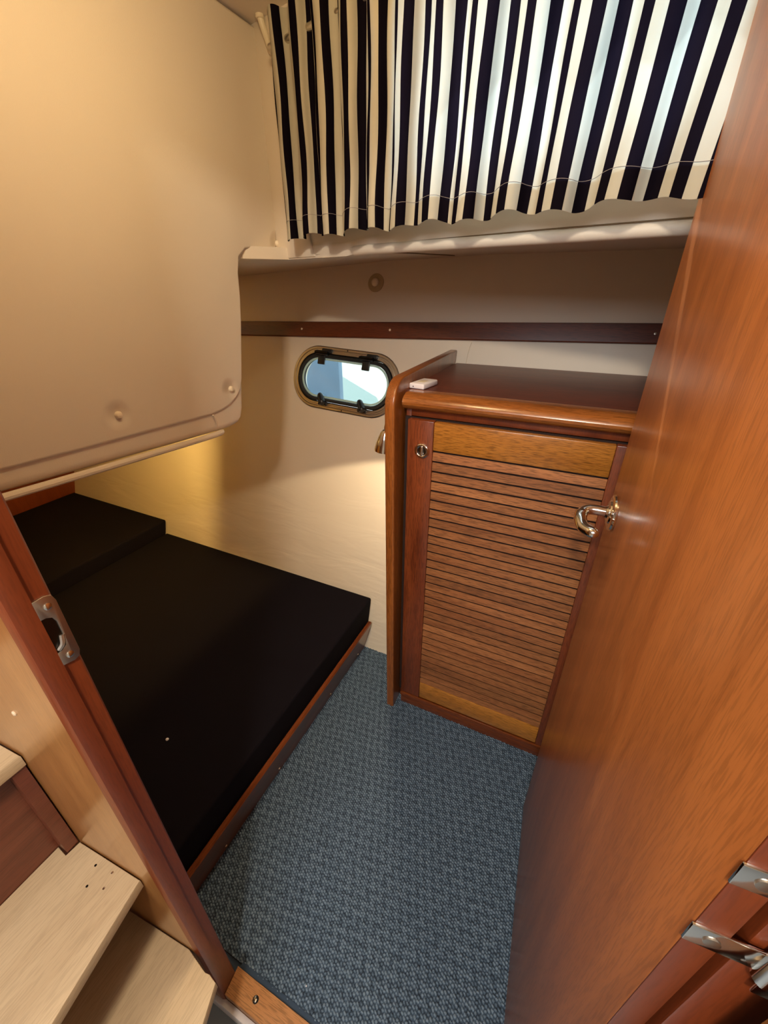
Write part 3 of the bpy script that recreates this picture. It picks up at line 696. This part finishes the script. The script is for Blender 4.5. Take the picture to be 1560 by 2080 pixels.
# reading lamp on the outer side of the locker
lc = Vector((-.497, 1.12, 1.11))
t = thing('reading_lamp', 'chrome bell-shaped reading lamp on the left side of the locker', 'lamp', lc)
bm = bmesh.new(); lathe(bm, [(.026, -.006), (.026, .006), (.020, .011), (0, .011)], (-.488, 1.12, 1.145), (-1, 0, 0), 24); obj('wall_plate', bm, 'nickel', t)
bm = bmesh.new(); tube(bm, spline([(-.490, 1.12, 1.145), (-.515, 1.12, 1.147), (-.529, 1.12, 1.132), (-.532, 1.12, 1.112)], 5), .006, 10); obj('arm', bm, 'nickel', t)
bm = bmesh.new(); ax = Vector((-.10, 0, -1)); lathe(bm, [(.0, -.004), (.010, -.002), (.015, .006), (.021, .022), (.027, .042), (.030, .058), (.0305, .064), (.028, .064), (.024, .045), (.0, .012)], (-.532, 1.12, 1.112), ax, 26); obj('shade', bm, 'chrome', t)
mb, nt, b = new_mat('lit_bulb'); b.inputs['Emission Color'].default_value = (1, .75, .4, 1); b.inputs['Emission Strength'].default_value = 12
bm = bmesh.new(); lathe(bm, [(0, -.012), (.009, -.008), (.012, 0), (.009, .008), (0, .012)], (-.536, 1.12, 1.071), ax, 14); obj('bulb', bm, mb, t)

# ------------------------------------------------------------------ cabin door (open, near right)
a = Vector((.087, .861, 0)); b2 = Vector((.1361, .192, 0)); dd = (b2-a).normalized(); dnn = Vector((-dd.y, dd.x, 0))  # dnn: away from the visible face
DW = (b2-a).length
def dp(s, o_, z): return a+dd*s+dnn*o_+Vector((0, 0, z))
def dbox(bm, s0, s1, o0, o1, z0, z1, bev=0, seg=2):
    q = bmesh.new(); bx(q, s0, s1, o0, o1, z0, z1, bev, seg)
    for v in q.verts: v.co = dp(*v.co)
    merge(bm, q)
t = thing('cabin_door', 'large open mahogany door with a chrome lever, in the right foreground', 'door', dp(DW, 0, 0.012))
bm = bmesh.new(); dbox(bm, 0, DW-.0006, .0005, .0215, .012, 1.97, .002); obj('leaf', bm, 'door', t)
bm = bmesh.new(); dbox(bm, DW-.0012, DW, .001, .0212, .013, 1.968, .0004); obj('hinge_edge', bm, 'jamb', t)
hs, hz_ = .062, 1.128
bm = bmesh.new(); lathe(bm, [(.0340, 0), (.0345, .003), (.033, .006), (.030, .0075), (.024, .008), (.022, .0105), (.0135, .012), (.011, .015)], dp(hs, 0, hz_), -dnn, 36); hn = obj('handle_rose', bm, 'chrome', t)
path = spline([dp(hs, -.004, hz_), dp(hs, -.022, hz_+.001), dp(hs, -.040, hz_+.001), dp(hs+.006, -.052, hz_-.002), dp(hs+.022, -.057, hz_-.009), dp(hs+.045, -.050, hz_-.016), dp(hs+.070, -.030, hz_-.014)], 7)
n = len(path); rs = [.0095+(.0015 if i > n*.55 else 0)+(.0005*math.sin(i/n*3)) for i in range(n)]; rs[-1] = .005; rs[-2] = .0085; rs[-3] = .0105
bm = bmesh.new(); tube(bm, path, rs, 18); obj('lever', bm, 'chrome', hn, 60)
for k in range(3):
    an = R(90+120*k); c_ = dp(hs+.026*math.cos(an), 0, hz_+.026*math.sin(an))-dnn*.0045
    screw(c_, -dnn, 'nickel', hn, .0033)
# hinge: two tabs on the hinge edge, knuckle, lug on the frame
def hinge(zc_):
    bm = bmesh.new()
    for dz in (-.042, .041):
        dbox(bm, DW-.0002, DW+.0022, -.001, .040, zc_+dz-.0115, zc_+dz+.0115, .0008)
    h = obj('hinge', bm, 'chrome', t)
    bm = bmesh.new(); p1, p2 = dp(DW+.004, .0445, zc_-.058), dp(DW+.004, .0445, zc_+.058)
    tube(bm, [p1, p1.lerp(p2, .02), p1.lerp(p2, .98), p2], [.004, .0062, .0062, .004], 16); obj('knuckle', bm, 'chrome', h)
    for dz in (-.042, .041): 
        screw(dp(DW+.0024, .013, zc_+dz), dd, 'nickel', h, .0052)
    bm = bmesh.new(); dbox(bm, DW+.004, DW+.0062, .044, .070, zc_-.075, zc_-.040, .001)
    obj('frame_lug', bm, 'chrome', h)
hinge(1.158); hinge(.30); 
# right-hand frame post
bm = bmesh.new(); bx(bm, .1835, .215, .128, .1765, -.09, 2.0, .003)
t2 = thing('hinge_post', 'worn reddish wooden door post in the bottom right corner beside the hinge', 'door frame', (.2, .15, -.09)); obj('post', bm, 'jamb', t2)
bm = bmesh.new(); bx(bm, .1685, .215, .198, .235, -.09, 2.0, .002); obj('stop', bm, 'jamb', t2)

# ------------------------------------------------------------------ curtain on its rod
CO = .053
t = thing('striped_curtain', 'short navy and white vertically striped curtain gathered on a rod', 'curtain', wp(.5, CO, 2.0))
# cloth path in plan: heading angle oscillates along the cloth
ds = .0016; s = 0; u = 0; v = 0; U = []; ph = 0.3; S = []
lam_pts = [(0, .105), (.30, .110), (.45, .118), (.7, .118), (1.6, .125)]
amp_pts = [(0, 1.12), (.12, 1.15), (.30, 1.08), (.45, .92), (.75, .84), (1.6, .84)]
def prof_path(kind):
    s = 0; u = 0; v = 0; ph = .3; out = []; rng = random.Random(7); jit = 1; nxt = 2*math.pi; ja = 1; vm = 0
    while u < 1.30 and s < 3:
        out.append((u, v, s))
        lam = lerpk(u, lam_pts)*jit; am = lerpk(u, amp_pts)*ja*kind
        th = am*math.sin(ph)+.35*am*math.sin(2*ph+1.1)
        u += ds*math.cos(th); v += ds*math.sin(th); v *= .9985; s += ds; ph += 2*math.pi*ds/lam
        if ph > nxt: nxt += 2*math.pi; jit = rng.uniform(.86, 1.14); ja = rng.uniform(.9, 1.1)
    return out
top = prof_path(1.0); bot = prof_path(1.04)
# use a common cloth parameter: rows interpolate between the two plan curves
n = min(len(top), len(bot)); step = 3; idx = list(range(0, n, step))
zt, zb = 2.034, 1.614
def cloth(name, f0, f1, rows, off, extra=0.0):
    bm = bmesh.new(); uvl = bm.loops.layers.uv.new('UVMap'); G = []
    for j in range(rows+1):
        f = f0+(f1-f0)*j/rows; z = zt+(zb-zt)*f; row = []
        for i in idx:
            ut, vt, s_ = top[i]; ub, vb, _ = bot[i]
            sc = 1-.10*math.sin(math.pi*min(1, f*1.1))+.25*max(0, f-.75)
            uu = ut+(ub-ut)*f; vv = (vt+(vb-vt)*f)*sc
            vv += .0016*math.sin(s_*34+z*21)+.0012*math.sin(s_*77-z*33)
            # rubbing out of phase: the hem ripples a little more
            zz_ = z-(.004*math.sin(s_*26)+.003*math.sin(s_*61))*max(0, f-.6)/.4
            x0c = .118
            if uu+x0c < 0: uu = -x0c
            row.append((bm.verts.new(wp(x0c+uu, CO+vv+off, zz_)), s_, z))
        G.append(row)
    for A, B in zip(G[:-1], G[1:]):
        for k in range(len(A)-1):
            q_ = (A[k], A[k+1], B[k+1], B[k]); fc = bm.faces.new([w_[0] for w_ in q_])
            for lp, w_ in zip(fc.loops, q_): lp[uvl].uv = (w_[1]/.043+.12, w_[2])
    return bm
bm = cloth('cloth', 0, 1, 26, 0); obj('cloth', bm, 'cloth', t, 180, recalc=False)
bm = cloth('hem', 1-.040/(zt-zb), 1.0, 3, -.0022); obj('hem', bm, 'cloth', t, 180, recalc=False)
bm = bmesh.new()   # stitch line
f = 1-.040/(zt-zb); cc = cloth('tmp', f, f+.001, 1, .0006); vv = [v.co.copy() for v in list(cc.verts)[:len(idx)]]; cc.free()
tube(bm, vv, .0004, 4, False); obj('stitching', bm, plain('thread', srgb(140, 130, 128), .8), t, 180)
# rod with rings and bracket
t = thing('curtain_rod', 'dark metal curtain rod with rings passing through the striped curtain', 'curtain rod', wp(.5, CO, 1.987))
bm = bmesh.new(); tube(bm, [wp(.112, CO, 1.987), wp(1.30, CO, 1.987)], .0085, 16); obj('rod', bm, 'steel', t)
rings = []
for i in range(1, n):
    if top[i-1][1]*top[i][1] < 0: rings.append(top[i][0])
for rpos in rings[:26]:
    bm = bmesh.new(); torus(bm, wp(.118+rpos, CO, 1.987), wd, .0165, .0032, 22, 8); obj('ring', bm, 'darkmetal', t)
t2 = thing('rod_bracket', 'curved off-white curtain rod bracket at the ceiling corner left of the curtain', 'bracket', (-.90, 1.17, 2.04))
bm = bmesh.new()
pts = spline([(-.881, 1.158, 2.068), (-.880, 1.164, 2.052), (-.875, 1.168, 2.034), (-.866, 1.166, 2.014), (-.856, 1.160, 2.000)], 6)
tube(bm, pts, [.0075]*(len(pts)-2)+[.007, .005], 12); obj('arm', bm, 'offwhite', t2)
bm = bmesh.new(); lathe(bm, [(.010, 0), (.010, .005), (.008, .007), (0, .007)], (-.881, 1.158, 2.068), (0, 0, -1), 20); obj('foot', bm, 'offwhite', t2)

# ------------------------------------------------------------------ outside, seen through the portlight
t = thing('neighbouring_hull', 'grey-blue boat side seen through the left half of the portlight', 'boat', (-3.6, 3.6, 0))
bm = bmesh.new(); bx(bm, -5.2, -1.845, 3.0, 3.06, -2.2, 1.6, .01); obj('side', bm, 'hullblue', t)
t = thing('pale_dock', 'sunlit pale deck seen through the right half of the portlight', 'dock', (-1, 4.5, -.1))
bm = bmesh.new(); bx(bm, -6, 3, 2.6, 9, -.2, -.1); obj('surface', bm, 'dockw', t)
bm = bmesh.new(); prism(bm, [(-4.7, 7.65), (-3.1, 6.17), (-2.3, 4.9), (-3.25, 5.1)], 'z', -.1, -.09); obj('stripe', bm, 'dockg', t)

# ------------------------------------------------------------------ saloon shell behind the camera (lit by an added fill light and an assumed lamp)
bm = bmesh.new(); bx(bm, -2.3, 1.5, -2.3, -2.2, -.12, 2.4); bx(bm, -2.3, -2.2, -2.2, .13, -.12, 2.4); bx(bm, 1.5, 1.6, -2.2, .2, -.12, 2.4); bx(bm, .38, 1.5, .13, .2, -.12, 2.4)
struct('wall_saloon', bm, 'vinyl', 'cream saloon walls behind the viewpoint')
bm = bmesh.new(); bx(bm, -2.3, 1.6, -2.3, .13, 2.4, 2.45); bx(bm, -3.0, 1.5, .12, .2, 2.07, 2.45); struct('ceiling_saloon', bm, 'vinyl', 'cream saloon ceiling behind the viewpoint')
